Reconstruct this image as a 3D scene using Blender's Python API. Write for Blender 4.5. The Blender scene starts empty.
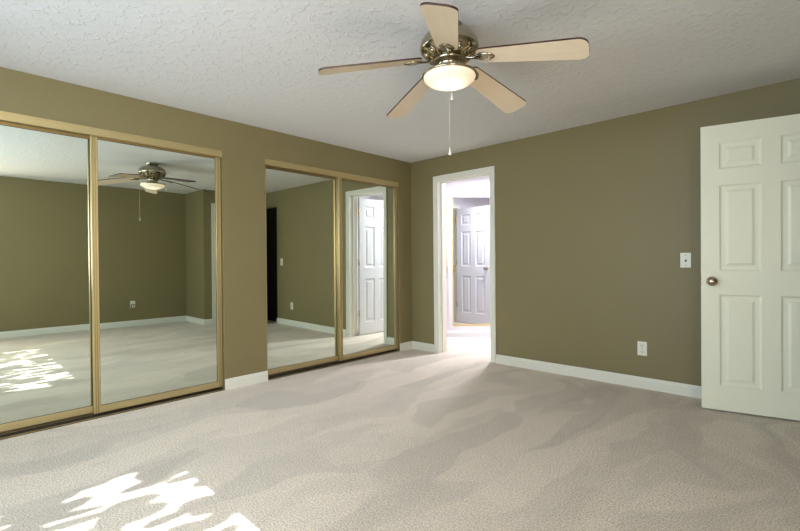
import bpy, bmesh, math, random
from mathutils import Vector, Matrix

scene = bpy.context.scene
COL = scene.collection
PI = math.pi
random.seed(7)

# ------------------------------------------------------------------ camera
H = 2.286
F_PX = 439.43
PITCH, ROLL, YAW = 0.007843, -0.009283, 0.758951
CAM = Vector((3.6245, -4.0278, 1.0673))
fw = Vector((-math.sin(YAW)*math.cos(PITCH), math.cos(YAW)*math.cos(PITCH), -math.sin(PITCH)))
r0 = Vector((math.cos(YAW), math.sin(YAW), 0))
u0 = r0.cross(fw)
rt = r0*math.cos(ROLL) + u0*math.sin(ROLL)
up = rt.cross(fw)
cam_data = bpy.data.cameras.new('camera')
cam_data.sensor_width = 36
cam_data.lens = 36*F_PX/800
cam_data.clip_start = 0.02
cam = bpy.data.objects.new('camera', cam_data)
COL.objects.link(cam)
m = Matrix((( rt.x, up.x, -fw.x, CAM.x), (rt.y, up.y, -fw.y, CAM.y), (rt.z, up.z, -fw.z, CAM.z), (0, 0, 0, 1)))
cam.matrix_world = m
scene.camera = cam

# ------------------------------------------------------------------ view, world, lights
scene.view_settings.view_transform = 'Standard'
scene.view_settings.look = 'None'
scene.view_settings.gamma = 1
scene.view_settings.use_curve_mapping = False
scene.view_settings.exposure = 0.14
cy = scene.cycles
cy.max_bounces = 14
cy.diffuse_bounces = 8
cy.glossy_bounces = 6
cy.transmission_bounces = 6
cy.caustics_reflective = True
cy.caustics_refractive = False
cy.sample_clamp_indirect = 6
cy.use_denoising = True
try:
    cy.denoiser = 'OPENIMAGEDENOISE'
    cy.denoising_input_passes = 'RGB_ALBEDO_NORMAL'
except Exception:
    pass

world = bpy.data.worlds.new('sky')
scene.world = world
world.use_nodes = True
wn = world.node_tree
sky = wn.nodes.new('ShaderNodeTexSky')
sky.sky_type = 'NISHITA'
sky.sun_disc = False
sky.sun_elevation = math.radians(44)
sky.sun_rotation = math.radians(180)
wn.links.new(sky.outputs[0], wn.nodes['Background'].inputs[0])
wn.nodes['Background'].inputs[1].default_value = 0.12

def add_sun():
    d = bpy.data.lights.new('sun', 'SUN')
    d.energy = 17
    d.angle = math.radians(0.3)
    d.color = (0.97, 0.98, 1.0)
    o = bpy.data.objects.new('sun', d)
    COL.objects.link(o)
    o.rotation_euler = Vector((0.0, 1.0, -0.97)).to_track_quat('-Z', 'Y').to_euler()
    o.location = (2, -12, 9)
add_sun()

def area(name, loc, direction, sx, sy, power, color, spread=PI):
    d = bpy.data.lights.new(name, 'AREA')
    d.shape = 'RECTANGLE'
    d.size, d.size_y = sx, sy
    d.energy = power
    d.color = color
    d.spread = spread
    o = bpy.data.objects.new(name, d)
    COL.objects.link(o)
    o.location = loc
    o.rotation_euler = Vector(direction).to_track_quat('-Z', 'Y').to_euler()
    return o

YS = -5.2           # inner face of the window wall
XR = 4.57           # inner face of the far (right) wall
area('window_daylight', (2.25, YS-0.16, 1.42), (0, 1, 0.0), 2.25, 1.1, 90, (0.60, 0.80, 1.0))
area('side_window_fill', (XR+0.14, -4.35, 1.40), (-1, 0, 0.0), 1.0, 1.1, 68, (1.0, 0.88, 0.74))  # warm fill at an unseen window, added for ambient light

# ------------------------------------------------------------------ materials
def new_mat(name):
    mt = bpy.data.materials.new(name)
    mt.use_nodes = True
    nt = mt.node_tree
    return mt, nt, nt.nodes['Principled BSDF']

def plain(name, color, rough=0.5, metal=0.0, bump=0.0, scale=80.0, coat=0.0):
    mt, nt, b = new_mat(name)
    b.inputs['Base Color'].default_value = (*color, 1)
    b.inputs['Roughness'].default_value = rough
    b.inputs['Metallic'].default_value = metal
    b.inputs['Coat Weight'].default_value = coat
    tc = nt.nodes.new('ShaderNodeTexCoord')
    nz = nt.nodes.new('ShaderNodeTexNoise')
    nz.inputs['Scale'].default_value = scale
    nt.links.new(tc.outputs['Object'], nz.inputs['Vector'])
    mr = nt.nodes.new('ShaderNodeMapRange')
    mr.inputs['To Min'].default_value = max(0.0, rough-0.04)
    mr.inputs['To Max'].default_value = min(1.0, rough+0.04)
    nt.links.new(nz.outputs['Fac'], mr.inputs['Value'])
    nt.links.new(mr.outputs[0], b.inputs['Roughness'])
    if bump:
        bp = nt.nodes.new('ShaderNodeBump')
        bp.inputs['Strength'].default_value = bump
        bp.inputs['Distance'].default_value = 0.002
        nt.links.new(nz.outputs['Fac'], bp.inputs['Height'])
        nt.links.new(bp.outputs[0], b.inputs['Normal'])
    return mt

def wall_mat(name, color, var=0.06):
    mt, nt, b = new_mat(name)
    tc = nt.nodes.new('ShaderNodeTexCoord')
    n1 = nt.nodes.new('ShaderNodeTexNoise'); n1.inputs['Scale'].default_value = 1.3; n1.inputs['Detail'].default_value = 5
    nt.links.new(tc.outputs['Object'], n1.inputs['Vector'])
    mx = nt.nodes.new('ShaderNodeMix'); mx.data_type = 'RGBA'
    mx.inputs['A'].default_value = (*[c*(1-var) for c in color], 1)
    mx.inputs['B'].default_value = (*[min(1, c*(1+var)) for c in color], 1)
    nt.links.new(n1.outputs['Fac'], mx.inputs['Factor'])
    nt.links.new(mx.outputs['Result'], b.inputs['Base Color'])
    b.inputs['Roughness'].default_value = 0.55
    n2 = nt.nodes.new('ShaderNodeTexNoise'); n2.inputs['Scale'].default_value = 38; n2.inputs['Detail'].default_value = 4
    nt.links.new(tc.outputs['Object'], n2.inputs['Vector'])
    bp = nt.nodes.new('ShaderNodeBump'); bp.inputs['Strength'].default_value = 0.18; bp.inputs['Distance'].default_value = 0.004
    nt.links.new(n2.outputs['Fac'], bp.inputs['Height'])
    nt.links.new(bp.outputs[0], b.inputs['Normal'])
    return mt

def ceiling_mat():
    mt, nt, b = new_mat('ceiling_knockdown')
    tc = nt.nodes.new('ShaderNodeTexCoord')
    b.inputs['Base Color'].default_value = (0.74, 0.735, 0.725, 1)
    b.inputs['Roughness'].default_value = 0.9
    n1 = nt.nodes.new('ShaderNodeTexNoise'); n1.inputs['Scale'].default_value = 24; n1.inputs['Detail'].default_value = 6
    n1.inputs['Roughness'].default_value = 0.62; n1.inputs['Distortion'].default_value = 0.6
    nt.links.new(tc.outputs['Object'], n1.inputs['Vector'])
    cr = nt.nodes.new('ShaderNodeMapRange')
    cr.inputs['From Min'].default_value = 0.52; cr.inputs['From Max'].default_value = 0.66
    nt.links.new(n1.outputs['Fac'], cr.inputs['Value'])
    n3 = nt.nodes.new('ShaderNodeTexNoise'); n3.inputs['Scale'].default_value = 70; n3.inputs['Detail'].default_value = 3
    nt.links.new(tc.outputs['Object'], n3.inputs['Vector'])
    ad = nt.nodes.new('ShaderNodeMath'); ad.operation = 'MULTIPLY_ADD'
    nt.links.new(n3.outputs['Fac'], ad.inputs[0]); ad.inputs[1].default_value = 0.5
    nt.links.new(cr.outputs[0], ad.inputs[2])
    bp = nt.nodes.new('ShaderNodeBump'); bp.inputs['Strength'].default_value = 0.55; bp.inputs['Distance'].default_value = 0.004
    nt.links.new(ad.outputs[0], bp.inputs['Height'])
    nt.links.new(bp.outputs[0], b.inputs['Normal'])
    return mt

def carpet_mat():
    mt, nt, b = new_mat('carpet_beige')
    L = nt.links.new
    tc = nt.nodes.new('ShaderNodeTexCoord')
    # pile speckle
    n1 = nt.nodes.new('ShaderNodeTexNoise'); n1.inputs['Scale'].default_value = 130; n1.inputs['Detail'].default_value = 4; n1.inputs['Roughness'].default_value = 0.85
    L(tc.outputs['Object'], n1.inputs['Vector'])
    r1 = nt.nodes.new('ShaderNodeMapRange'); r1.inputs['From Min'].default_value = 0.38; r1.inputs['From Max'].default_value = 0.62
    L(n1.outputs['Fac'], r1.inputs['Value'])
    # nap direction left by the vacuum: bent overlapping strokes, each a little lighter or darker
    nd = nt.nodes.new('ShaderNodeTexNoise'); nd.inputs['Scale'].default_value = 0.9; nd.inputs['Detail'].default_value = 2
    L(tc.outputs['Object'], nd.inputs['Vector'])
    vs = nt.nodes.new('ShaderNodeVectorMath'); vs.operation = 'MULTIPLY_ADD'
    L(nd.outputs['Color'], vs.inputs[0]); vs.inputs[1].default_value = (0.9, 0.9, 0); L(tc.outputs['Object'], vs.inputs[2])
    fac = None
    for rot, sc, rnd_ in ((0.45, (4.6, 1.3, 1), 0.9), (1.25, (5.2, 1.6, 1), 1.0)):
        mp = nt.nodes.new('ShaderNodeMapping'); mp.inputs['Rotation'].default_value = (0, 0, rot); mp.inputs['Scale'].default_value = sc
        L(vs.outputs[0], mp.inputs['Vector'])
        vo = nt.nodes.new('ShaderNodeTexVoronoi'); vo.feature = 'SMOOTH_F1'; vo.inputs['Smoothness'].default_value = 0.08
        vo.inputs['Scale'].default_value = 0.8; vo.inputs['Randomness'].default_value = rnd_
        L(mp.outputs[0], vo.inputs['Vector'])
        sp = nt.nodes.new('ShaderNodeSeparateColor'); L(vo.outputs['Color'], sp.inputs[0])
        if fac is None: fac = sp.outputs[0]
        else:
            ad = nt.nodes.new('ShaderNodeMath'); ad.operation = 'ADD'; L(fac, ad.inputs[0]); L(sp.outputs[1], ad.inputs[1]); fac = ad.outputs[0]
    n2 = nt.nodes.new('ShaderNodeTexNoise'); n2.inputs['Scale'].default_value = 6.5; n2.inputs['Detail'].default_value = 7; n2.inputs['Distortion'].default_value = 1.0
    L(tc.outputs['Object'], n2.inputs['Vector'])
    ad2 = nt.nodes.new('ShaderNodeMath'); ad2.operation = 'ADD'; L(fac, ad2.inputs[0]); L(n2.outputs['Fac'], ad2.inputs[1])
    mixA = nt.nodes.new('ShaderNodeMix'); mixA.data_type = 'RGBA'
    mixA.inputs['A'].default_value = (0.32, 0.26, 0.200, 1)
    mixA.inputs['B'].default_value = (1.0, 0.86, 0.685, 1)
    L(r1.outputs[0], mixA.inputs['Factor'])
    r2 = nt.nodes.new('ShaderNodeMapRange'); r2.inputs['From Min'].default_value = 0.7; r2.inputs['From Max'].default_value = 2.3
    r2.inputs['To Min'].default_value = 0.84; r2.inputs['To Max'].default_value = 1.14
    L(ad2.outputs[0], r2.inputs['Value'])
    hs = nt.nodes.new('ShaderNodeHueSaturation')
    L(mixA.outputs['Result'], hs.inputs['Color']); L(r2.outputs[0], hs.inputs['Value'])
    L(hs.outputs[0], b.inputs['Base Color'])
    b.inputs['Roughness'].default_value = 0.95
    b.inputs['Sheen Weight'].default_value = 0.25
    bp = nt.nodes.new('ShaderNodeBump'); bp.inputs['Strength'].default_value = 0.8; bp.inputs['Distance'].default_value = 0.008
    L(n1.outputs['Fac'], bp.inputs['Height'])
    L(bp.outputs[0], b.inputs['Normal'])
    return mt

def wood_mat(name, c1, c2, rough=0.35):
    mt, nt, b = new_mat(name)
    tc = nt.nodes.new('ShaderNodeTexCoord')
    mp = nt.nodes.new('ShaderNodeMapping'); mp.inputs['Scale'].default_value = (3, 42, 42)
    nt.links.new(tc.outputs['Object'], mp.inputs['Vector'])
    nz = nt.nodes.new('ShaderNodeTexNoise'); nz.inputs['Scale'].default_value = 1.0; nz.inputs['Detail'].default_value = 6; nz.inputs['Distortion'].default_value = 0.5
    nt.links.new(mp.outputs[0], nz.inputs['Vector'])
    mx = nt.nodes.new('ShaderNodeMix'); mx.data_type = 'RGBA'
    mx.inputs['A'].default_value = (*c1, 1); mx.inputs['B'].default_value = (*c2, 1)
    nt.links.new(nz.outputs['Fac'], mx.inputs['Factor'])
    nt.links.new(mx.outputs['Result'], b.inputs['Base Color'])
    b.inputs['Roughness'].default_value = rough
    return mt

def glow_mat(name, color, strength, inner=None):
    mt, nt, b = new_mat(name)
    b.inputs['Base Color'].default_value = (0.62, 0.57, 0.48, 1)
    b.inputs['Roughness'].default_value = 0.25
    b.inputs['Emission Color'].default_value = (*color, 1)
    b.inputs['Emission Strength'].default_value = strength
    if inner:
        # bulbs sit in the middle of the frosted bowl: its glass glows strongest there
        tc = nt.nodes.new('ShaderNodeTexCoord')
        vm = nt.nodes.new('ShaderNodeVectorMath'); vm.operation = 'LENGTH'
        mp = nt.nodes.new('ShaderNodeMapping'); mp.inputs['Scale'].default_value = (1, 1, 0)
        nt.links.new(tc.outputs['Object'], mp.inputs['Vector'])
        nt.links.new(mp.outputs[0], vm.inputs[0])
        mr = nt.nodes.new('ShaderNodeMapRange'); mr.interpolation_type = 'SMOOTHSTEP'
        mr.inputs['From Min'].default_value = 0.0; mr.inputs['From Max'].default_value = 0.12
        mr.inputs['To Min'].default_value = inner; mr.inputs['To Max'].default_value = strength
        nt.links.new(vm.outputs['Value'], mr.inputs['Value'])
        nt.links.new(mr.outputs[0], b.inputs['Emission Strength'])
    return mt

M = {}
M['wall'] = wall_mat('wall_olive', (0.217, 0.176, 0.077))
M['bathwall'] = wall_mat('wall_white', (0.66, 0.63, 0.65), 0.01)
M['ceiling'] = ceiling_mat()
M['carpet'] = carpet_mat()
M['trim'] = plain('trim_white_paint', (0.76, 0.74, 0.64), 0.35, bump=0.05, scale=60)
M['door'] = plain('door_white_paint', (0.86, 0.84, 0.665), 0.38, bump=0.08, scale=120)
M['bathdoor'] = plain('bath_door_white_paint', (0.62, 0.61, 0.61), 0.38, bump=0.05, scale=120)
M['gold'] = plain('brushed_gold_aluminium', (0.58, 0.47, 0.24), 0.38, 0.75, bump=0.1, scale=200)
M['golddark'] = plain('worn_brass_and_gap_shade', (0.40, 0.29, 0.12), 0.45, 0.8)  # worn brass; also paints shade into stile grooves and top rails
M['mirror'] = plain('silvered_mirror', (0.76, 0.82, 0.74), 0.0, 1.0)
nt = M['mirror'].node_tree
for l in list(nt.links):
    if l.to_socket.name == 'Roughness': nt.links.remove(l)
nt.nodes['Principled BSDF'].inputs['Roughness'].default_value = 0.0
M['bathmirror'] = M['mirror'].copy()
M['bathmirror'].name = 'dimmed_silvered_mirror'
M['bathmirror'].node_tree.nodes['Principled BSDF'].inputs['Base Color'].default_value = (0.60, 0.61, 0.62, 1)  # darker copy, tinted down to dim the bathroom reflections
M['gasket_gapshade'] = plain('dark_gasket_and_gap_shade', (0.03, 0.025, 0.02), 0.6)  # glazing bead colour; also paints the dark gap under the doors
M['brass'] = plain('antique_brass', (0.42, 0.37, 0.27), 0.2, 1.0, bump=0.05, scale=90)
M['nickel'] = plain('satin_nickel', (0.45, 0.37, 0.28), 0.25, 1.0)
M['steel'] = plain('hinge_metal', (0.42, 0.34, 0.26), 0.35, 1.0)
M['hingebrass'] = plain('hinge_brass', (0.75, 0.48, 0.22), 0.3, 0.9)
M['maple'] = wood_mat('blade_maple', (0.74, 0.59, 0.42), (0.86, 0.72, 0.53))
M['walnut'] = wood_mat('blade_walnut', (0.03, 0.011, 0.008), (0.06, 0.022, 0.014))
M['bowl'] = glow_mat('frosted_alabaster_glass', (1.0, 0.80, 0.54), 0.55, 2.2)
M['plastic'] = plain('ivory_plastic', (0.80, 0.78, 0.66), 0.4)
M['slot'] = plain('socket_slot_dark', (0.04, 0.035, 0.03), 0.6)
M['black'] = plain('black_plastic', (0.015, 0.015, 0.015), 0.4)
M['darkfill'] = wood_mat('recess_darkness', (0.006, 0.004, 0.003), (0.012, 0.008, 0.006), 0.6)  # near-black, stands for the darkness of the recess
M['cream'] = plain('cream_cloth', (0.66, 0.50, 0.33), 0.9, bump=0.4, scale=300)
M['leaf'] = plain('tree_leaf', (0.06, 0.11, 0.03), 0.6)
M['bark'] = plain('tree_bark', (0.12, 0.08, 0.05), 0.9, bump=0.8, scale=30)
M['chain'] = plain('pull_chain_metal', (0.70, 0.62, 0.50), 0.35, 0.6)
M['globe'] = glow_mat('added_light_glow', (0.95, 0.93, 1.0), 3.0)  # glow of the light added in the bathroom

# ------------------------------------------------------------------ mesh helpers
def box(bm, x0, x1, y0, y1, z0, z1, mat=None, mi=0):
    vs = [bm.verts.new(p) for p in ((x0,y0,z0),(x1,y0,z0),(x1,y1,z0),(x0,y1,z0),(x0,y0,z1),(x1,y0,z1),(x1,y1,z1),(x0,y1,z1))]
    if mat is not None:
        for v in vs: v.co = mat @ v.co
    for f in ((0,3,2,1),(4,5,6,7),(0,1,5,4),(1,2,6,5),(2,3,7,6),(3,0,4,7)):
        fc = bm.faces.new([vs[i] for i in f]); fc.material_index = mi
    return vs

def lathe(bm, prof, seg=32, mat=None, smooth=True, cap=True):
    rings = []
    for r, z in prof:
        if r < 1e-6:
            rings.append([bm.verts.new((0, 0, z))])
        else:
            rings.append([bm.verts.new((r*math.cos(2*PI*i/seg), r*math.sin(2*PI*i/seg), z)) for i in range(seg)])
    for a, b in zip(rings, rings[1:]):
        for i in range(seg):
            j = (i+1) % seg
            if len(a) == 1 and len(b) == 1: continue
            if len(a) == 1: f = bm.faces.new((a[0], b[j], b[i]))
            elif len(b) == 1: f = bm.faces.new((a[i], a[j], b[0]))
            else: f = bm.faces.new((a[i], a[j], b[j], b[i]))
            f.smooth = smooth
    if cap:
        for rg in (rings[0], rings[-1]):
            if len(rg) > 1: bm.faces.new(rg)
    if mat is not None:
        for rg in rings:
            for v in rg: v.co = mat @ v.co

def tube(bm, pts, rad, seg=8):
    pts = [Vector(p) for p in pts]
    if not isinstance(rad, (list, tuple)): rad = [rad]*len(pts)
    rings = []
    for i, pnt in enumerate(pts):
        d = (pts[min(i+1, len(pts)-1)] - pts[max(i-1, 0)]).normalized()
        a = Vector((0, 0, 1)) if abs(d.z) < 0.9 else Vector((1, 0, 0))
        s = d.cross(a).normalized(); t = d.cross(s)
        rings.append([bm.verts.new(pnt + (s*math.cos(2*PI*k/seg) + t*math.sin(2*PI*k/seg))*rad[i]) for k in range(seg)])
    for a, b in zip(rings, rings[1:]):
        for k in range(seg):
            f = bm.faces.new((a[k], a[(k+1) % seg], b[(k+1) % seg], b[k])); f.smooth = True
    bm.faces.new(rings[0]); bm.faces.new(rings[-1])

def obj(name, bm, mat, parent=None, loc=None, bevel=0.0, rotz=None):
    bmesh.ops.recalc_face_normals(bm, faces=bm.faces[:])
    me = bpy.data.meshes.new(name)
    bm.to_mesh(me); bm.free()
    for mm in (mat if isinstance(mat, (list, tuple)) else [mat]):
        me.materials.append(mm)
    o = bpy.data.objects.new(name, me)
    COL.objects.link(o)
    if parent is not None: o.parent = parent
    if loc is not None: o.location = loc
    if rotz is not None: o.rotation_euler = (0, 0, rotz)
    if bevel:
        b = o.modifiers.new('edge', 'BEVEL'); b.width = bevel; b.segments = 2; b.limit_method = 'ANGLE'; b.angle_limit = math.radians(40)
    return o

def boxobj(name, mat, boxes, parent=None, bevel=0.0):
    bm = bmesh.new()
    for b in boxes: box(bm, *b)
    return obj(name, bm, mat, parent, bevel=bevel)

def structure(o, label=None):
    o['kind'] = 'structure'
    if label: o['label'] = label; o['category'] = 'room'
    return o

def thing(name, label, cat, loc=(0, 0, 0), rotz=0.0, group=None):
    o = bpy.data.objects.new(name, None)
    o.empty_display_size = 0.1
    COL.objects.link(o)
    o.location = loc; o.rotation_euler = (0, 0, rotz)
    tag(o, label, cat, group)
    return o

def tag(o, label, cat, group=None):
    o['label'] = label; o['category'] = cat
    if group: o['group'] = group

def setting(o, label, cat):
    o['kind'] = 'structure'; o['label'] = label; o['category'] = cat
    return o

# ------------------------------------------------------------------ room shell
YB = 2.35            # back of the bathroom
o = boxobj('floor', M['carpet'], [(-0.75, 5.4, YS-0.15, YB+0.2, -0.12, 0.0)])
setting(o, 'beige cut-pile carpet with vacuum strokes across the whole room', 'carpet floor')
o = boxobj('ceiling', M['ceiling'], [(-0.75, 5.4, YS-0.15, YB+0.2, H, H+0.12)])
setting(o, 'white knockdown-textured ceiling over the bedroom', 'ceiling')

C1 = (-4.20, -2.367)       # closet openings in the left wall (y range)
C2 = (-1.972, -0.222)
CT = 2.015
o = boxobj('wall_left', M['wall'], [
    (-0.13, 0, YS, C1[0], 0, H), (-0.13, 0, C1[1], C2[0], 0, H), (-0.13, 0, C2[1], 0.12, 0, H),
    (-0.13, 0, C1[0], C1[1], CT, H), (-0.13, 0, C2[0], C2[1], CT, H)])
setting(o, 'olive-brown wall on the left holding both mirrored closets', 'wall')
o = boxobj('wall_closet', M['wall'], [
    (-0.75, -0.68, YS, 0.12, 0, H), (-0.68, -0.13, C1[1]+0.15, C1[1]+0.22, 0, H), (-0.68, -0.13, YS, C1[0]-0.02, 0, H), (-0.68, -0.13, 0.0, 0.12, 0, H)])
setting(o, 'olive wall inside the closets behind the mirror doors', 'wall')

DX0, DX1, DT = 0.425, 1.122, 2.0     # bathroom doorway
EX0, EX1, ET = 3.03, 3.70, 2.01      # dark recess behind the open entry door
o = boxobj('wall_back', M['wall'], [
    (0, DX0-0.012, 0, 0.12, 0, H), (DX1+0.012, EX0, 0, 0.12, 0, H), (EX1, 3.92, 0, 0.12, 0, H),
    (DX0-0.012, DX1+0.012, 0, 0.12, DT+0.012, H), (EX0, EX1, 0, 0.12, ET, H)])
setting(o, 'olive-brown back wall with the bathroom doorway and light switch', 'wall')
# shallow dark niche closed by an added near-black leaf that stands for its darkness
o = boxobj('wall_niche', M['wall'], [(EX0-0.05, EX0, 0.12, 0.75, 0, H), (EX1, EX1+0.05, 0.12, 0.75, 0, H), (EX0, EX1, 0.70, 0.75, 0, H)])
setting(o, 'olive wall lining the dark recess behind the open entry door', 'wall')
o = boxobj('dark_recess_panel', M['darkfill'], [(EX0, EX1, 0.030, 0.065, 0.13, ET-0.002), (EX0, EX1, 0.075, 0.095, 0.0, 0.14)])
setting(o, 'near-black panel added for the darkness of the recess, seen only in the far closet mirror', 'door')
b2 = bmesh.new(); lathe(b2, [(0.0, 0), (0.022, 0.002), (0.026, 0.02), (0.014, 0.03), (0.0, 0.03)], 16, Matrix.Translation((EX1-0.08, 0.03, 0.95)) @ Matrix.Rotation(PI/2, 4, 'X'))
obj('panel_handle', b2, M['nickel'], o)

JY, JX = -0.93, 3.80                  # outer corner of the entry jog
EY0, EY1 = -0.735, -0.012              # entry doorway in the jog wall
o = boxobj('wall_entry', M['wall'], [
    (JX, JX+0.12, JY, EY0, 0, H), (JX, JX+0.12, EY0, 0.0, 2.01, H), (JX+0.12, XR+0.12, JY, JY+0.12, 0, H)])
setting(o, 'olive wall jog holding the bedroom entry doorway', 'wall')
o = boxobj('wall_hall', M['wall'], [(JX+0.12, 5.35, 0.0, 0.12, 0, H), (5.25, 5.35, JY, 0.0, 0, H), (XR+0.12, 5.35, JY, JY+0.12, 0, H)])
setting(o, 'olive wall of the small hall outside the entry door', 'wall')
W2 = (-4.90, -3.80, 0.85, 1.95)      # added side window: y range, z range
o = boxobj('wall_right', M['wall'], [
    (XR, XR+0.12, YS, W2[0], 0, H), (XR, XR+0.12, W2[1], JY, 0, H), (XR, XR+0.12, W2[0], W2[1], 0, W2[2]), (XR, XR+0.12, W2[0], W2[1], W2[3], H)])
setting(o, 'olive wall facing the mirrored closets, seen in the near closet mirror', 'wall')
W1 = (1.04, 3.45, 0.86, 2.10)        # main window x range, z range
o = boxobj('wall_front', M['wall'], [
    (-0.13, W1[0], YS-0.12, YS, 0, H), (W1[1], XR+0.12, YS-0.12, YS, 0, H), (W1[0], W1[1], YS-0.12, YS, 0, W1[2]), (W1[0], W1[1], YS-0.12, YS, W1[3], H)])
setting(o, 'olive wall behind the camera with the main window', 'wall')

def window_frame(name, horizontal, a0, a1, z0, z1, c, label):
    bs = []
    t = 0.04
    for (p0, p1, q0, q1) in ((a0, a1, z0, z0+t), (a0, a1, z1-t, z1), (a0, a0+t, z0+t, z1-t), (a1-t, a1, z0+t, z1-t), ((a0+a1)/2-0.02, (a0+a1)/2+0.02, z0+t, z1-t)):
        bs.append((p0, p1, c-0.02, c+0.02, q0, q1) if horizontal else (c-0.02, c+0.02, p0, p1, q0, q1))
    return setting(boxobj(name, M['trim'], bs, bevel=0.003), label, 'window')
window_frame('window_1', True, W1[0], W1[1], W1[2], W1[3], YS-0.06, 'white-framed wide window behind the camera')
window_frame('window_2', False, W2[0], W2[1], W2[2], W2[3], XR+0.06, 'unseen white-framed window added at the right of the camera')

# bathroom shell
R45 = 0.758951                        # the angled bathroom wall runs square to the view
DO = Vector((-0.20, 0.90, 0))         # foot of the angled wall (left end seen)
dv = Vector((math.cos(R45), math.sin(R45), 0)); dn = Vector((math.sin(R45), -math.cos(R45), 0))
def dmat(back=0.0):
    # local x runs along the angled wall, local y into it
    q = DO - dn*back
    return Matrix(((dv.x, -dn.x, 0, q.x), (dv.y, -dn.y, 0, q.y), (0, 0, 1, 0), (0, 0, 0, 1)))
MX0, MX1, MZ0, MZ1 = 0.118, 1.00, 0.150, 1.975
bm = bmesh.new()
D = dmat()
box(bm, -0.28, MX0, 0, 0.12, 0, H, D); box(bm, MX1, 1.45, 0, 0.12, 0, H, D)
box(bm, MX0, MX1, 0, 0.12, 0, MZ0, D); box(bm, MX0, MX1, 0, 0.12, MZ1, H, D); box(bm, MX0, MX1, 0.06, 0.12, MZ0, MZ1, D)
o = setting(obj('wall_bath_angle', bm, M['bathwall']), 'white angled wall seen through the bathroom doorway', 'wall')
o = boxobj('wall_bath', M['bathwall'], [(-0.52, -0.40, 0.12, 0.9, 0, H), (0.6, 2.6, 1.9, 2.0, 0, H), (2.3, 2.42, 0.12, 2.0, 0, H),
    (-0.4, DX0-0.012, 0.12, 0.135, 0, H), (DX1+0.012, 2.3, 0.12, 0.135, 0, H), (DX0-0.012, DX1+0.012, 0.12, 0.135, DT+0.012, H)])
setting(o, 'bright white bathroom walls beyond the doorway', 'wall')

# ------------------------------------------------------------------ trims
def base_profile(h=0.092, t=0.014):
    return [(0, 0), (t, 0), (t, h*0.72), (t*0.72, h*0.78), (t*0.62, h*0.90), (t*0.3, h), (0, h)]

def baseboard(name, p0, p1, n, label, mitre0=0.0, mitre1=0.0, parent=None, h=0.092, mat=None):
    """p0->p1 along the wall foot, n = unit normal into the room; mitre extends outwards with thickness."""
    p0, p1, n = Vector((*p0, 0)), Vector((*p1, 0)), Vector((*n, 0))
    d = (p1-p0).normalized()
    bm = bmesh.new()
    ends = []
    for q, mi in ((p0, -mitre0), (p1, mitre1)):
        ends.append([bm.verts.new(q + n*a + d*a*mi + Vector((0, 0, z))) for a, z in base_profile(h)])
    k = len(ends[0])
    for i in range(k):
        j = (i+1) % k
        bm.faces.new((ends[0][i], ends[0][j], ends[1][j], ends[1][i]))
    bm.faces.new(ends[0]); bm.faces.new(ends[1])
    return setting(obj(name, bm, mat or M['trim']), label, 'baseboard')

baseboard('baseboard_pier', (0, C1[1]+0.0), (0, C2[0]-0.0), (1, 0), 'white baseboard on the pier between the two closets')
baseboard('baseboard_left', (0, C2[1]+0.0), (0, 0), (1, 0), 'short white baseboard between the far closet and the corner', 0, -1)
baseboard('baseboard_corner', (0, 0), (0.36, 0), (0, -1), 'short white baseboard between the corner and the bathroom doorway', -1, 0)
baseboard('baseboard_back', (1.187, 0), (EX0, 0), (0, -1), 'long white baseboard right of the bathroom doorway')
baseboard('baseboard_right', (XR, YS), (XR, JY), (-1, 0), 'white baseboard on the wall facing the closets', -1, -1)
baseboard('baseboard_jog', (XR, JY), (JX, JY), (0, -1), 'white baseboard on the entry jog', -1, 1)
baseboard('baseboard_entry', (JX, JY), (JX, EY0-0.062), (-1, 0), 'short white baseboard beside the entry casing', 1, 0)
baseboard('baseboard_front', (0, YS), (XR, YS), (0, 1), 'white baseboard behind the camera', -1, -1)
q0 = DO + dv*(-0.02); q1 = DO + dv*1.3
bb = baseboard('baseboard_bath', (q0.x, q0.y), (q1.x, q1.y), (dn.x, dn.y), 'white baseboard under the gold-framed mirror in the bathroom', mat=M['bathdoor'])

def casing_boxes(a0, a1, top, w=0.063, t=0.016):
    # stepped profile: inner thin band and outer thicker band; (a range, z range, thickness)
    r = []
    for s0, s1, th in ((0.0, w*0.45, t*0.6), (w*0.45, w*0.85, t*0.85), (w*0.85, w, t)):
        r.append((a0-s1, a0-s0, 0, top+s1, th)); r.append((a1+s0, a1+s1, 0, top+s1, th)); r.append((a0-s0, a1+s0, top+s0, top+s1, th))
    return r

bs = []
for (x0, x1, z0, z1, th) in casing_boxes(DX0, DX1, DT):
    bs.append((x0, x1, -th, 0, z0, z1)); bs.append((x0, x1, 0.135, 0.135+th, z0, z1))
bs += [(DX0-0.012, DX0, 0, 0.135, 0, DT), (DX1, DX1+0.012, 0, 0.135, 0, DT), (DX0-0.012, DX1+0.012, 0, 0.135, DT, DT+0.012),
       (DX0, DX0+0.012, 0.055, 0.09, 0, DT), (DX1-0.012, DX1, 0.055, 0.09, 0, DT), (DX0+0.012, DX1-0.012, 0.055, 0.09, DT-0.012, DT)]
setting(boxobj('trim_1', M['trim'], bs, bevel=0.0015), 'white casing and jamb around the bathroom doorway', 'door casing')
bs = []
for (y0, y1, z0, z1, th) in casing_boxes(EY0, EY1+0.0, 2.0):
    if y1 > -0.001: y1 = -0.001
    if y0 >= y1: continue
    bs.append((JX-th, JX, y0, y1, z0, z1))
bs += [(JX, JX+0.12, EY0-0.001, EY0+0.012, 0, 2.0), (JX, JX+0.12, EY0+0.012, -0.001, 1.99, 2.005)]
setting(boxobj('trim_2', M['trim'], bs, bevel=0.0015), 'white casing around the bedroom entry doorway', 'door casing')

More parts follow.
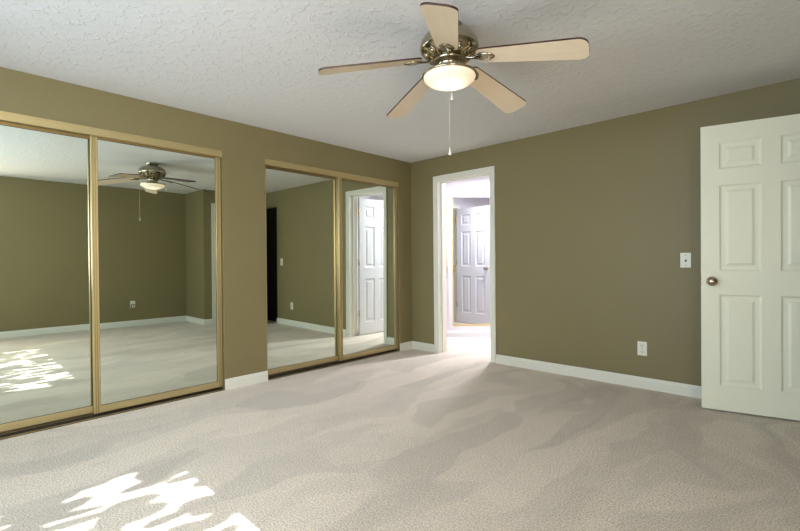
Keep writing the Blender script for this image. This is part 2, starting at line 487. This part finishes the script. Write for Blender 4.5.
# ------------------------------------------------------------------ six panel doors
def six_panel(bm, W, Z0, Z1, T=0.035, stile=0.105, mull=0.098, rows=((0.185, 0.82), (0.985, 1.58), (1.692, 1.875)), f=1.0):
    pw = (W - 2*stile - mull)/2
    xs = [0, stile, stile+pw, stile+pw+mull, W-stile, W]
    zs = [Z0]
    for a, b in rows: zs += [a*f, b*f]
    zs.append(Z1)
    for side in (0, 1):
        y = 0 if side == 0 else T
        s = 1 if side == 0 else -1
        for i in range(5):
            for j in range(len(zs)-1):
                x0, x1, z0, z1 = xs[i], xs[i+1], zs[j], zs[j+1]
                if i in (1, 3) and j % 2 == 1:
                    rings = []
                    for ins, dep in ((0, 0), (0.010, 0.008), (0.020, 0.009), (0.036, 0.0085), (0.052, 0.002)):
                        rings.append([bm.verts.new((a, y+s*dep, b)) for a, b in ((x0+ins, z0+ins), (x1-ins, z0+ins), (x1-ins, z1-ins), (x0+ins, z1-ins))])
                    for r_, q_ in zip(rings, rings[1:]):
                        for k in range(4):
                            bm.faces.new((r_[k], r_[(k+1) % 4], q_[(k+1) % 4], q_[k]))
                    bm.faces.new(rings[-1])
                else:
                    bm.faces.new([bm.verts.new(p) for p in ((x0, y, z0), (x1, y, z0), (x1, y, z1), (x0, y, z1))])
    for q in (((0,0,Z0),(0,T,Z0),(0,T,Z1),(0,0,Z1)), ((W,0,Z0),(W,T,Z0),(W,T,Z1),(W,0,Z1)), ((0,0,Z0),(W,0,Z0),(W,T,Z0),(0,T,Z0)), ((0,0,Z1),(W,0,Z1),(W,T,Z1),(0,T,Z1))):
        bm.faces.new([bm.verts.new(p) for p in q])
    bmesh.ops.remove_doubles(bm, verts=bm.verts[:], dist=0.0004)

def knob(parent, x, z, T=0.035, mat=None):
    prof = [(0.0, 0.0), (0.032, 0.0), (0.033, 0.004), (0.026, 0.009), (0.012, 0.012), (0.011, 0.028), (0.020, 0.034), (0.028, 0.046), (0.027, 0.056), (0.018, 0.064), (0.0, 0.066)]
    for s in (0, 1):
        bm = bmesh.new()
        mt = Matrix.Translation((x, 0 if s == 0 else T, z)) @ Matrix.Rotation(PI/2 if s == 0 else -PI/2, 4, 'X')
        lathe(bm, prof, 24, mt)
        o = obj('door_knob', bm, mat or M['nickel'], parent)
        o['label'] = 'round antique nickel knob'

def hinge(parent, x, y, z, mat, h=0.09):
    bm = bmesh.new()
    lathe(bm, [(0, 0), (0.007, 0), (0.007, h), (0, h)], 12, Matrix.Translation((x, y, z-h/2)))
    box(bm, x-0.026, x+0.03, y+0.001, y+0.004, z-h/2, z+h/2)
    return obj('hinge', bm, mat, parent)

# entry door: local x from the free edge to the hinge
A = Vector((3.030, -0.300, 0)); ang = math.radians(12.4)
bm = bmesh.new(); six_panel(bm, 0.770, 0.014, 2.0)
entry = obj('door_1', bm, M['door'], loc=A, rotz=ang)
setting(entry, 'large white six-panel entry door swung open against the back wall', 'door')
knob(entry, 0.062, 0.913)
for z in (0.25, 1.0, 1.75): hinge(entry, 0.780, 0.030, z, M['steel'])
bm = bmesh.new(); box(bm, -0.0015, 0.001, 0.006, 0.029, 0.88, 0.97)
obj('latch_plate', bm, M['nickel'], entry)

# bathroom door: hinged on the right jamb, standing open into the bathroom
bm = bmesh.new(); six_panel(bm, 0.685, 0.014, 1.985, stile=0.10, mull=0.10)
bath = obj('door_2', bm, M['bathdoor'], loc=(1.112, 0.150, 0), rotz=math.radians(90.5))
setting(bath, 'white six-panel bathroom door standing open inside the bathroom', 'door')
knob(bath, 0.62, 0.95, mat=M['nickel'])
for z in (0.32, 1.06, 1.79):
    bm = bmesh.new()
    lathe(bm, [(0, 0), (0.007, 0), (0.007, 0.09), (0, 0.09)], 12, Matrix.Translation((-0.006, 0.036, z-0.045)))
    box(bm, -0.0030, 0.0, 0.004, 0.034, z-0.045, z+0.045)
    box(bm, -0.045, -0.010, -0.0125, -0.0100, z-0.045, z+0.045)
    obj('hinge', bm, M['hingebrass'] if z > 1.5 else M['steel'], bath)

# ------------------------------------------------------------------ mirrored sliding doors
def sliding_door(y0, y1, xf, label, group, tilt=0.0, yaw=0.0):
    """frame front face at x = xf (frame 28 mm deep), facing +x; z from 0.022 to 1.955"""
    Z0, Z1, dp = 0.028, 1.972, 0.028
    t = thing('sliding_mirror_door', label, 'mirror door', (xf-dp, (y0+y1)/2, Z0), 0.0, group)
    w = (y1-y0)/2; hh = Z1-Z0
    sw, rb, rtop = 0.040, 0.048, 0.024
    bm = bmesh.new(); box(bm, 0.012, 0.017, -w+sw-0.004, w-sw+0.004, rb-0.004, hh-rtop+0.004)
    obj('mirror_panel', bm, M['mirror'], t)
    for s in (-1, 1):
        a, b = (s*w, s*(w-sw)) if s < 0 else (s*(w-sw), s*w)
        bm = bmesh.new()
        box(bm, 0, dp-0.009, a, b, 0, hh, None, 1)  # groove floor coloured dark to paint in its shade
        for (u0_, u1_, e) in ((0.0, 0.012, 0.0), (0.017, 0.025, -0.004), (0.030, 0.040, 0.0)):
            box(bm, dp-0.0092, dp+e, a+u0_, a+u1_, 0, hh)
        obj('stile', bm, [M['gold'], M['golddark']], t, bevel=0.0012)
    bm = bmesh.new(); box(bm, 0, dp-0.004, -w+sw, w-sw, 0, rb); box(bm, dp-0.0042, dp-0.001, -w+sw, w-sw, 0.006, rb-0.005)
    obj('bottom_rail', bm, M['gold'], t, bevel=0.001)
    bm = bmesh.new(); box(bm, 0, dp-0.006, -w+sw, w-sw, hh-rtop, hh)
    obj('top_rail', bm, M['golddark'], t, bevel=0.001)  # dark colour stands for the shaded gap below the header
    # dark glazing bead around the glass
    bm = bmesh.new()
    e = 0.003
    box(bm, 0.017, 0.0185, -w+sw, -w+sw+e, rb, hh-rtop); box(bm, 0.017, 0.0185, w-sw-e, w-sw, rb, hh-rtop)
    box(bm, 0.017, 0.0185, -w+sw+e, w-sw-e, rb, rb+e); box(bm, 0.017, 0.0185, -w+sw+e, w-sw-e, hh-rtop-e, hh-rtop)
    g = obj('glazing_bead', bm, M['gasket_gapshade'], t)
    t.rotation_euler = (0, tilt, yaw)
    return t

TILT = math.radians(0.27)
def closet(c, mid, where, labels, group, yaw=0.0):
    y0, y1 = c
    w0, w1 = y0, y1
    bm = bmesh.new()
    box(bm, -0.014, 0.006, w0, w1, 1.962, 2.015); box(bm, -0.10, -0.014, w0, w1, 2.000, 2.015); box(bm, -0.100, -0.096, w0, w1, 1.962, 2.000)
    box(bm, 0.006, 0.009, w0, w1, 2.005, 2.015); box(bm, 0.006, 0.008, w0, w1, 1.962, 1.968)
    o = obj('closet_header', bm, M['gold'], bevel=0.001)
    tag(o, 'gold header rail above the %s mirrored closet' % where, 'door track', 'gold closet rails')
    bm = bmesh.new()
    box(bm, -0.105, -0.004, w0, w1, 0, 0.004, None, 1)  # black base paints the shade in the gap below the doors
    for xx, mi in ((-0.102, 0), (-0.056, 1), (-0.049, 1), (-0.010, 0)): box(bm, xx, xx+0.004, w0, w1, 0.004, 0.010, None, mi)
    o = obj('floor_track', bm, [M['golddark'], M['gasket_gapshade']])
    tag(o, 'worn brass floor track under the %s mirrored closet doors' % where, 'door track', 'brass closet floor tracks')
    sliding_door(y0+0.004, mid+0.022, -0.066, labels[0], group, TILT, yaw)
    sliding_door(mid-0.022, y1-0.006, -0.027, labels[1], group, TILT, yaw*0.35)

closet(C1, -3.264, 'near left',
       ('gold-framed mirrored sliding door at the far left edge, set behind its neighbour', 'gold-framed mirrored sliding door of the near closet reflecting the ceiling fan'), 'mirrored closet doors')
closet(C2, -1.085, 'far',
       ('gold-framed mirrored sliding door just right of the pier, reflecting the light switch wall', 'gold-framed mirrored sliding door nearest the corner, reflecting the white bathroom door'), 'mirrored closet doors', math.radians(-0.30))

# bathroom mirror in the angled wall
t = thing('gold_framed_mirror', 'tall gold-edged mirror on the angled white wall inside the bathroom', 'mirror')
t.matrix_world = dmat()
bm = bmesh.new(); box(bm, MX0, MX1, 0.040, 0.045, MZ0, MZ1, Matrix.Translation((0.5, 0.04, 0)) @ Matrix.Rotation(math.radians(0.50), 4, 'Z') @ Matrix.Translation((-0.5, -0.04, 0))); obj('mirror_panel', bm, M['bathmirror'], t)
bm = bmesh.new(); box(bm, MX0, MX0+0.022, 0.012, 0.040, MZ0, MZ1); obj('side_frame', bm, M['gold'], t, bevel=0.002)
bm = bmesh.new(); box(bm, MX0+0.022, MX1, 0.004, 0.040, MZ0, MZ0+0.026); obj('bottom_frame', bm, M['gold'], t, bevel=0.003)
bm = bmesh.new(); box(bm, MX0+0.020, MX0+0.056, 0.006, 0.040, 0.925, 1.01); box(bm, MX0+0.028, MX0+0.046, -0.004, 0.006, 0.94, 0.995)
obj('pull_handle', bm, M['brass'], t, bevel=0.003)
bm = bmesh.new()
box(bm, MX0-0.055, MX0-0.001, -0.012, 0, MZ0-0.03, MZ1+0.045); box(bm, MX0, MX1, -0.012, 0, MZ1, MZ1+0.045)
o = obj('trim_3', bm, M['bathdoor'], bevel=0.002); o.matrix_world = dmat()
setting(o, 'white casing around the gold-edged bathroom mirror', 'trim')

# cream towel on a small brass hook left of the bathroom mirror
t = thing('bath_towel', 'long cream towel hanging on the white wall left of the gold-framed bathroom mirror', 'towel')
t.matrix_world = dmat()
bm = bmesh.new()
n = 14
front = []
for k in range(n+1):
    z = 2.03 - k*(1.09/n)
    front.append([bm.verts.new((x, -0.022 - 0.006*math.sin(3*k/n*PI + i*1.3), z)) for i, x in enumerate((-0.005, 0.010, 0.025, 0.040, 0.052))])
for a, b in zip(front, front[1:]):
    for i in range(4):
        f = bm.faces.new((a[i], a[i+1], b[i+1], b[i])); f.smooth = True
to = obj('towel', bm, M['cream'], t)
sd = to.modifiers.new('thick', 'SOLIDIFY'); sd.thickness = 0.012
t2 = thing('brass_hook', 'small brass double hook below the cream towel beside the bathroom mirror', 'hook')
t2.matrix_world = dmat() @ Matrix.Translation((0.026, 0, 0.87))
bm = bmesh.new(); box(bm, -0.012, 0.012, -0.004, 0, -0.05, 0.045); obj('back_plate', bm, M['nickel'], t2, bevel=0.002)
for zz, rr in ((0.03, 0.026), (-0.035, 0.018)):
    bm = bmesh.new(); tube(bm, [(0, -0.004, zz), (0, -0.03, zz-0.01), (0, -0.045, zz+0.005), (0, -0.045, zz+0.02)], 0.006)
    lathe(bm, [(0, -0.01), (rr*0.6, -0.008), (rr*0.7, 0), (rr*0.5, 0.01), (0, 0.012)], 12, Matrix.Translation((0, -0.045, zz+0.022)))
    obj('prong', bm, M['nickel'], t2)

# unseen ceiling light, added in place of the daylight that fills the bathroom
t = thing('added_bathroom_light', 'unseen round white flush light added to brighten the bathroom', 'ceiling light', (0.72, 1.20, H))
bm = bmesh.new(); lathe(bm, [(0, 0), (0.15, 0), (0.15, -0.015), (0.0, -0.015)], 32); obj('base', bm, M['trim'], t)
bm = bmesh.new(); lathe(bm, [(0.14, -0.0155), (0.135, -0.035), (0.10, -0.055), (0.05, -0.065), (0, -0.067)], 32); obj('diffuser', bm, M['globe'], t)
ld = bpy.data.lights.new('bathroom_fill', 'AREA'); ld.shape = 'DISK'; ld.size = 0.26; ld.energy = 84; ld.color = (0.84, 0.87, 1.0)  # added lamp for the bathroom brightness and the spill on the carpet
lo = bpy.data.objects.new('bathroom_fill', ld); COL.objects.link(lo); lo.location = (0.72, 1.20, H-0.075)

# ------------------------------------------------------------------ switch, outlets
def plate_bm(w, h):
    bm = bmesh.new()
    box(bm, -w/2, w/2, -0.005, 0, -h/2, h/2)
    return bm
def screws(parent, zs):
    for z in zs:
        bm = bmesh.new(); lathe(bm, [(0, 0.0), (0.004, 0.0), (0.003, 0.0015), (0, 0.0015)], 10, Matrix.Translation((0, -0.005, z)) @ Matrix.Rotation(PI/2, 4, 'X'))
        obj('screw', bm, M['nickel'], parent)
t = thing('light_switch', 'ivory single toggle light switch on the back wall near the entry door', 'light switch', (2.882, 0, 1.061))
obj('cover_plate', plate_bm(0.072, 0.116), M['plastic'], t, bevel=0.002)
bm = bmesh.new(); box(bm, -0.006, 0.006, -0.006, -0.0045, -0.013, 0.013); obj('toggle_slot', bm, M['slot'], t)
bm = bmesh.new(); box(bm, -0.0045, 0.0045, -0.018, -0.005, 0.000, 0.010, Matrix.Rotation(math.radians(-20), 4, 'X')); obj('toggle', bm, M['plastic'], t, bevel=0.001)
screws(t, (0.04, -0.04))

def outlet(loc, rotz, label):
    t = thing('wall_outlet', label, 'wall outlet', loc, rotz, 'ivory duplex outlets')
    obj('cover_plate', plate_bm(0.072, 0.116), M['plastic'], t, bevel=0.002)
    for z in (0.026, -0.026):
        bm = bmesh.new(); box(bm, -0.017, 0.017, -0.0075, -0.005, z-0.016, z+0.016); s = obj('socket', bm, M['plastic'], t, bevel=0.003)
        bm = bmesh.new(); box(bm, -0.009, -0.006, -0.0082, -0.0074, z-0.003, z+0.009); box(bm, 0.006, 0.009, -0.0082, -0.0074, z-0.003, z+0.009); box(bm, -0.003, 0.003, -0.0082, -0.0074, z-0.012, z-0.006)
        obj('slots', bm, M['slot'], s)
    screws(t, (0.0,))
    return t
outlet((2.571, 0, 0.330), 0, 'ivory duplex outlet low on the back wall between bathroom doorway and entry door')
outlet((XR, -1.79, 0.36), -PI/2, 'ivory outlet on the far wall, reflected in the near closet mirror')
t = thing('plug_in_night_light', 'round white plug-in with black side in the reflected far wall outlet', 'night light', (XR-0.0085, -1.79, 0.334), -PI/2)
bm = bmesh.new(); lathe(bm, [(0, 0), (0.033, 0), (0.035, 0.006), (0.035, 0.026), (0.030, 0.034), (0, 0.034)], 24, Matrix.Rotation(PI/2, 4, 'X')); obj('body', bm, M['black'], t)
bm = bmesh.new(); lathe(bm, [(0.012, 0.0345), (0.027, 0.0345), (0.026, 0.040), (0.013, 0.040), (0.012, 0.0345)], 24, Matrix.Rotation(PI/2, 4, 'X'), cap=False); obj('face_ring', bm, M['plastic'], t)

# ------------------------------------------------------------------ ceiling fan
FX, FY = 2.245, -2.188
fan = thing('ceiling_fan', 'antique brass five-blade ceiling fan with maple blades and lit glass bowl', 'ceiling fan', (FX, FY, H))
bm = bmesh.new(); lathe(bm, [(0, 0), (0.070, 0), (0.070, -0.008), (0.060, -0.022), (0.045, -0.034), (0.038, -0.060), (0, -0.060)], 40); obj('canopy', bm, M['brass'], fan)
bm = bmesh.new(); lathe(bm, [(0, -0.030), (0.050, -0.032), (0.095, -0.042), (0.128, -0.060), (0.146, -0.086), (0.152, -0.112), (0.148, -0.128), (0.134, -0.140), (0.128, -0.143), (0.112, -0.160), (0.092, -0.172), (0.075, -0.178), (0, -0.178)], 56)
motor = obj('motor_housing', bm, M['brass'], fan)
for k in range(10):
    a = 2*PI*(k+0.25)/10
    mt = Matrix.Rotation(a, 4, 'Z') @ Matrix.Translation((0.118, 0, -0.158)) @ Matrix.Rotation(math.radians(140), 4, 'Y')
    bm = bmesh.new()
    lathe(bm, [(0.0, 0.006), (0.006, 0.005), (0.008, 0.001), (0.012, 0.001), (0.015, 0.004), (0.019, 0.003), (0.021, -0.003), (0, -0.003)], 16, mt)
    obj('rosette', bm, M['brass'], motor)
    bm = bmesh.new()
    a2 = a + PI/10
    pts = []
    for s in range(9):
        u = s/8
        rr_ = 0.140 - 0.050*u
        aa = a2 + 0.10*math.sin(u*2*PI)
        pts.append((rr_*math.cos(aa), rr_*math.sin(aa), -0.137 - 0.042*u))
    tube(bm, pts, 0.0045, 6); obj('scroll', bm, M['golddark'], motor)
bm = bmesh.new(); lathe(bm, [(0, -0.176), (0.085, -0.176), (0.088, -0.184), (0.080, -0.192), (0.062, -0.196), (0.058, -0.206), (0.058, -0.230), (0.064, -0.236), (0.064, -0.242), (0, -0.242)], 40); obj('switch_housing', bm, M['brass'], fan)
bm = bmesh.new(); lathe(bm, [(0, -0.238), (0.060, -0.239), (0.105, -0.243), (0.136, -0.250), (0.141, -0.253), (0.141, -0.260), (0.134, -0.261), (0, -0.258)], 56); obj('light_pan', bm, M['brass'], fan)
bm = bmesh.new(); lathe(bm, [(0.122, -0.258), (0.132, -0.260), (0.134, -0.266), (0.129, -0.278), (0.112, -0.292), (0.084, -0.304), (0.048, -0.311), (0.0, -0.314)], 56)
obj('glass_bowl', bm, M['bowl'], fan)

def blade_outline():
    pts = []
    r1, r2, w1, w2 = 0.150, 0.674, 0.054, 0.074
    # lower side root -> tip
    for k in range(5):
        a = PI + (PI/2)*k/4
        pts.append((r1+0.03+0.03*math.cos(a), -w1+0.03+0.03*math.sin(a)))
    for k in range(7):
        a = -PI/2 + (PI/2)*k/6
        pts.append((r2-0.042+0.042*math.cos(a), -w2+0.045+0.045*math.sin(a)))
    up_ = [(x, -y) for x, y in reversed(pts)]
    return pts + up_
def blade(k):
    th = math.radians(15.4+72*k)
    z_in, z_out = 2.098-H, 2.013-H
    droop = math.atan2(z_in-z_out, 0.656-0.14)
    base = Matrix.Rotation(th, 4, 'Z') @ Matrix.Translation((0.14, 0, z_in)) @ Matrix.Rotation(droop, 4, 'Y') @ Matrix.Translation((-0.14, 0, 0)) @ Matrix.Rotation(math.radians(-12), 4, 'X')
    bm = bmesh.new()
    ol = blade_outline()
    T = 0.009
    top = [bm.verts.new((x, y, T)) for x, y in ol]; bot = [bm.verts.new((x, y, 0)) for x, y in ol]
    f = bm.faces.new(top); f.material_index = 1
    f = bm.faces.new(bot); f.material_index = 0
    for i in range(len(ol)):
        j = (i+1) % len(ol)
        f = bm.faces.new((bot[i], bot[j], top[j], top[i])); f.material_index = 1
    b = obj('blade', bm, [M['maple'], M['walnut']], fan)
    b['label'] = 'maple underside with dark walnut edge'
    b.matrix_local = base
    # blade iron: arm from the motor, opening into a leaf-shaped pad under the blade root
    bm = bmesh.new()
    secs = [(0.070, 0.010, 0.000), (0.095, 0.010, -0.004), (0.125, 0.009, -0.007), (0.140, 0.012, -0.007), (0.152, 0.022, -0.006), (0.168, 0.033, -0.006), (0.190, 0.038, -0.007), (0.212, 0.033, -0.006), (0.230, 0.020, -0.004), (0.240, 0.005, -0.002)]
    rows = []
    for x, w, z in secs:
        rows.append([bm.verts.new(p) for p in ((x, -w, z+0.003), (x, -w*0.55, z-0.004), (x, 0, z-0.002 if x > 0.145 else z-0.006), (x, w*0.55, z-0.004), (x, w, z+0.003), (x, 0, z+0.006 if x < 0.145 else z+0.005))])
    for a, c in zip(rows, rows[1:]):
        for i in range(6):
            f = bm.faces.new((a[i], a[(i+1) % 6], c[(i+1) % 6], c[i])); f.smooth = True
    bm.faces.new(rows[0]); bm.faces.new(rows[-1])
    ir = obj('blade_iron', bm, M['brass'], fan)
    ir.matrix_local = base
    for dx, dy in ((0.182, 0.016), (0.182, -0.016), (0.214, 0)):
        bm = bmesh.new(); lathe(bm, [(0, -0.0125), (0.004, -0.012), (0.005, -0.008), (0, -0.008)], 10, Matrix.Translation((dx, dy, 0)))
        obj('screw', bm, M['brass'], ir)
for k in range(5): blade(k)

def pull_chain(x, y, z0, z1, big):
    bm = bmesh.new()
    tube(bm, [(x, y, z0), (x, y, z1+0.035)], 0.0009, 6)
    nb = int((z0-z1-0.035)/0.012)
    for i in range(nb):
        lathe(bm, [(0, -0.0017), (0.0016, 0), (0, 0.0017)], 6, Matrix.Translation((x, y, z0-0.006-i*0.012)))
    c = obj('pull_chain', bm, M['chain'], fan)
    bm = bmesh.new()
    lathe(bm, [(0, 0.036), (0.003, 0.035), (0.0035, 0.022), (0.005, 0.014), (0.008, 0.002), (0.007, 0.0), (0, 0.0)], 14, Matrix.Translation((x, y, z1)))
    obj('fob', bm, M['plastic'], c)
pull_chain(0.088, -0.118, 2.028-H, 1.585-H, True)
pull_chain(-0.078, 0.125, 2.028-H, 1.957-H, False)

# ------------------------------------------------------------------ tree outside the main window (it dapples the sunlight)
t = thing('weeping_tree', 'tree with hanging leaves outside the window behind the camera', 'tree', (4.4, -8.3, 0))
t.location.z = -0.1
bm = bmesh.new()
tube(bm, [(0, 0, 0), (0.05, 0.1, 1.5), (-0.1, 0.3, 3.2), (-0.5, 0.7, 4.6), (-1.6, 1.0, 5.3), (-3.2, 1.0, 5.5)], [0.2, 0.16, 0.13, 0.1, 0.06, 0.03], 10)
obj('trunk', bm, M['bark'], t)
bm = bmesh.new()
rnd = random.Random(11)
for k in range(52*17):
    if rnd.random() < 0.05: continue
    x = -4.1 + (k % 52 + rnd.uniform(-0.45, 0.45))*0.083; y = rnd.uniform(1.05, 1.35)
    z = 2.25 + (k//52 + rnd.uniform(-0.6, 0.6))*0.157
    hh, ww = rnd.uniform(0.08, 0.14), rnd.uniform(0.040, 0.074)
    lean = rnd.gauss(0.10, 0.12); tw = rnd.uniform(-0.7, 0.7)
    mt = Matrix.Translation((x, y, z)) @ Matrix.Rotation(lean, 4, 'Y') @ Matrix.Rotation(tw, 4, 'Z')
    vs = [bm.verts.new(mt @ Vector((ww*math.cos(a), 0.01*math.sin(a*2), hh*math.sin(a)))) for a in [2*PI*i/10 for i in range(10)]]
    bm.faces.new(vs)
lf = obj('foliage', bm, M['leaf'], t)
lf['kind'] = 'stuff'
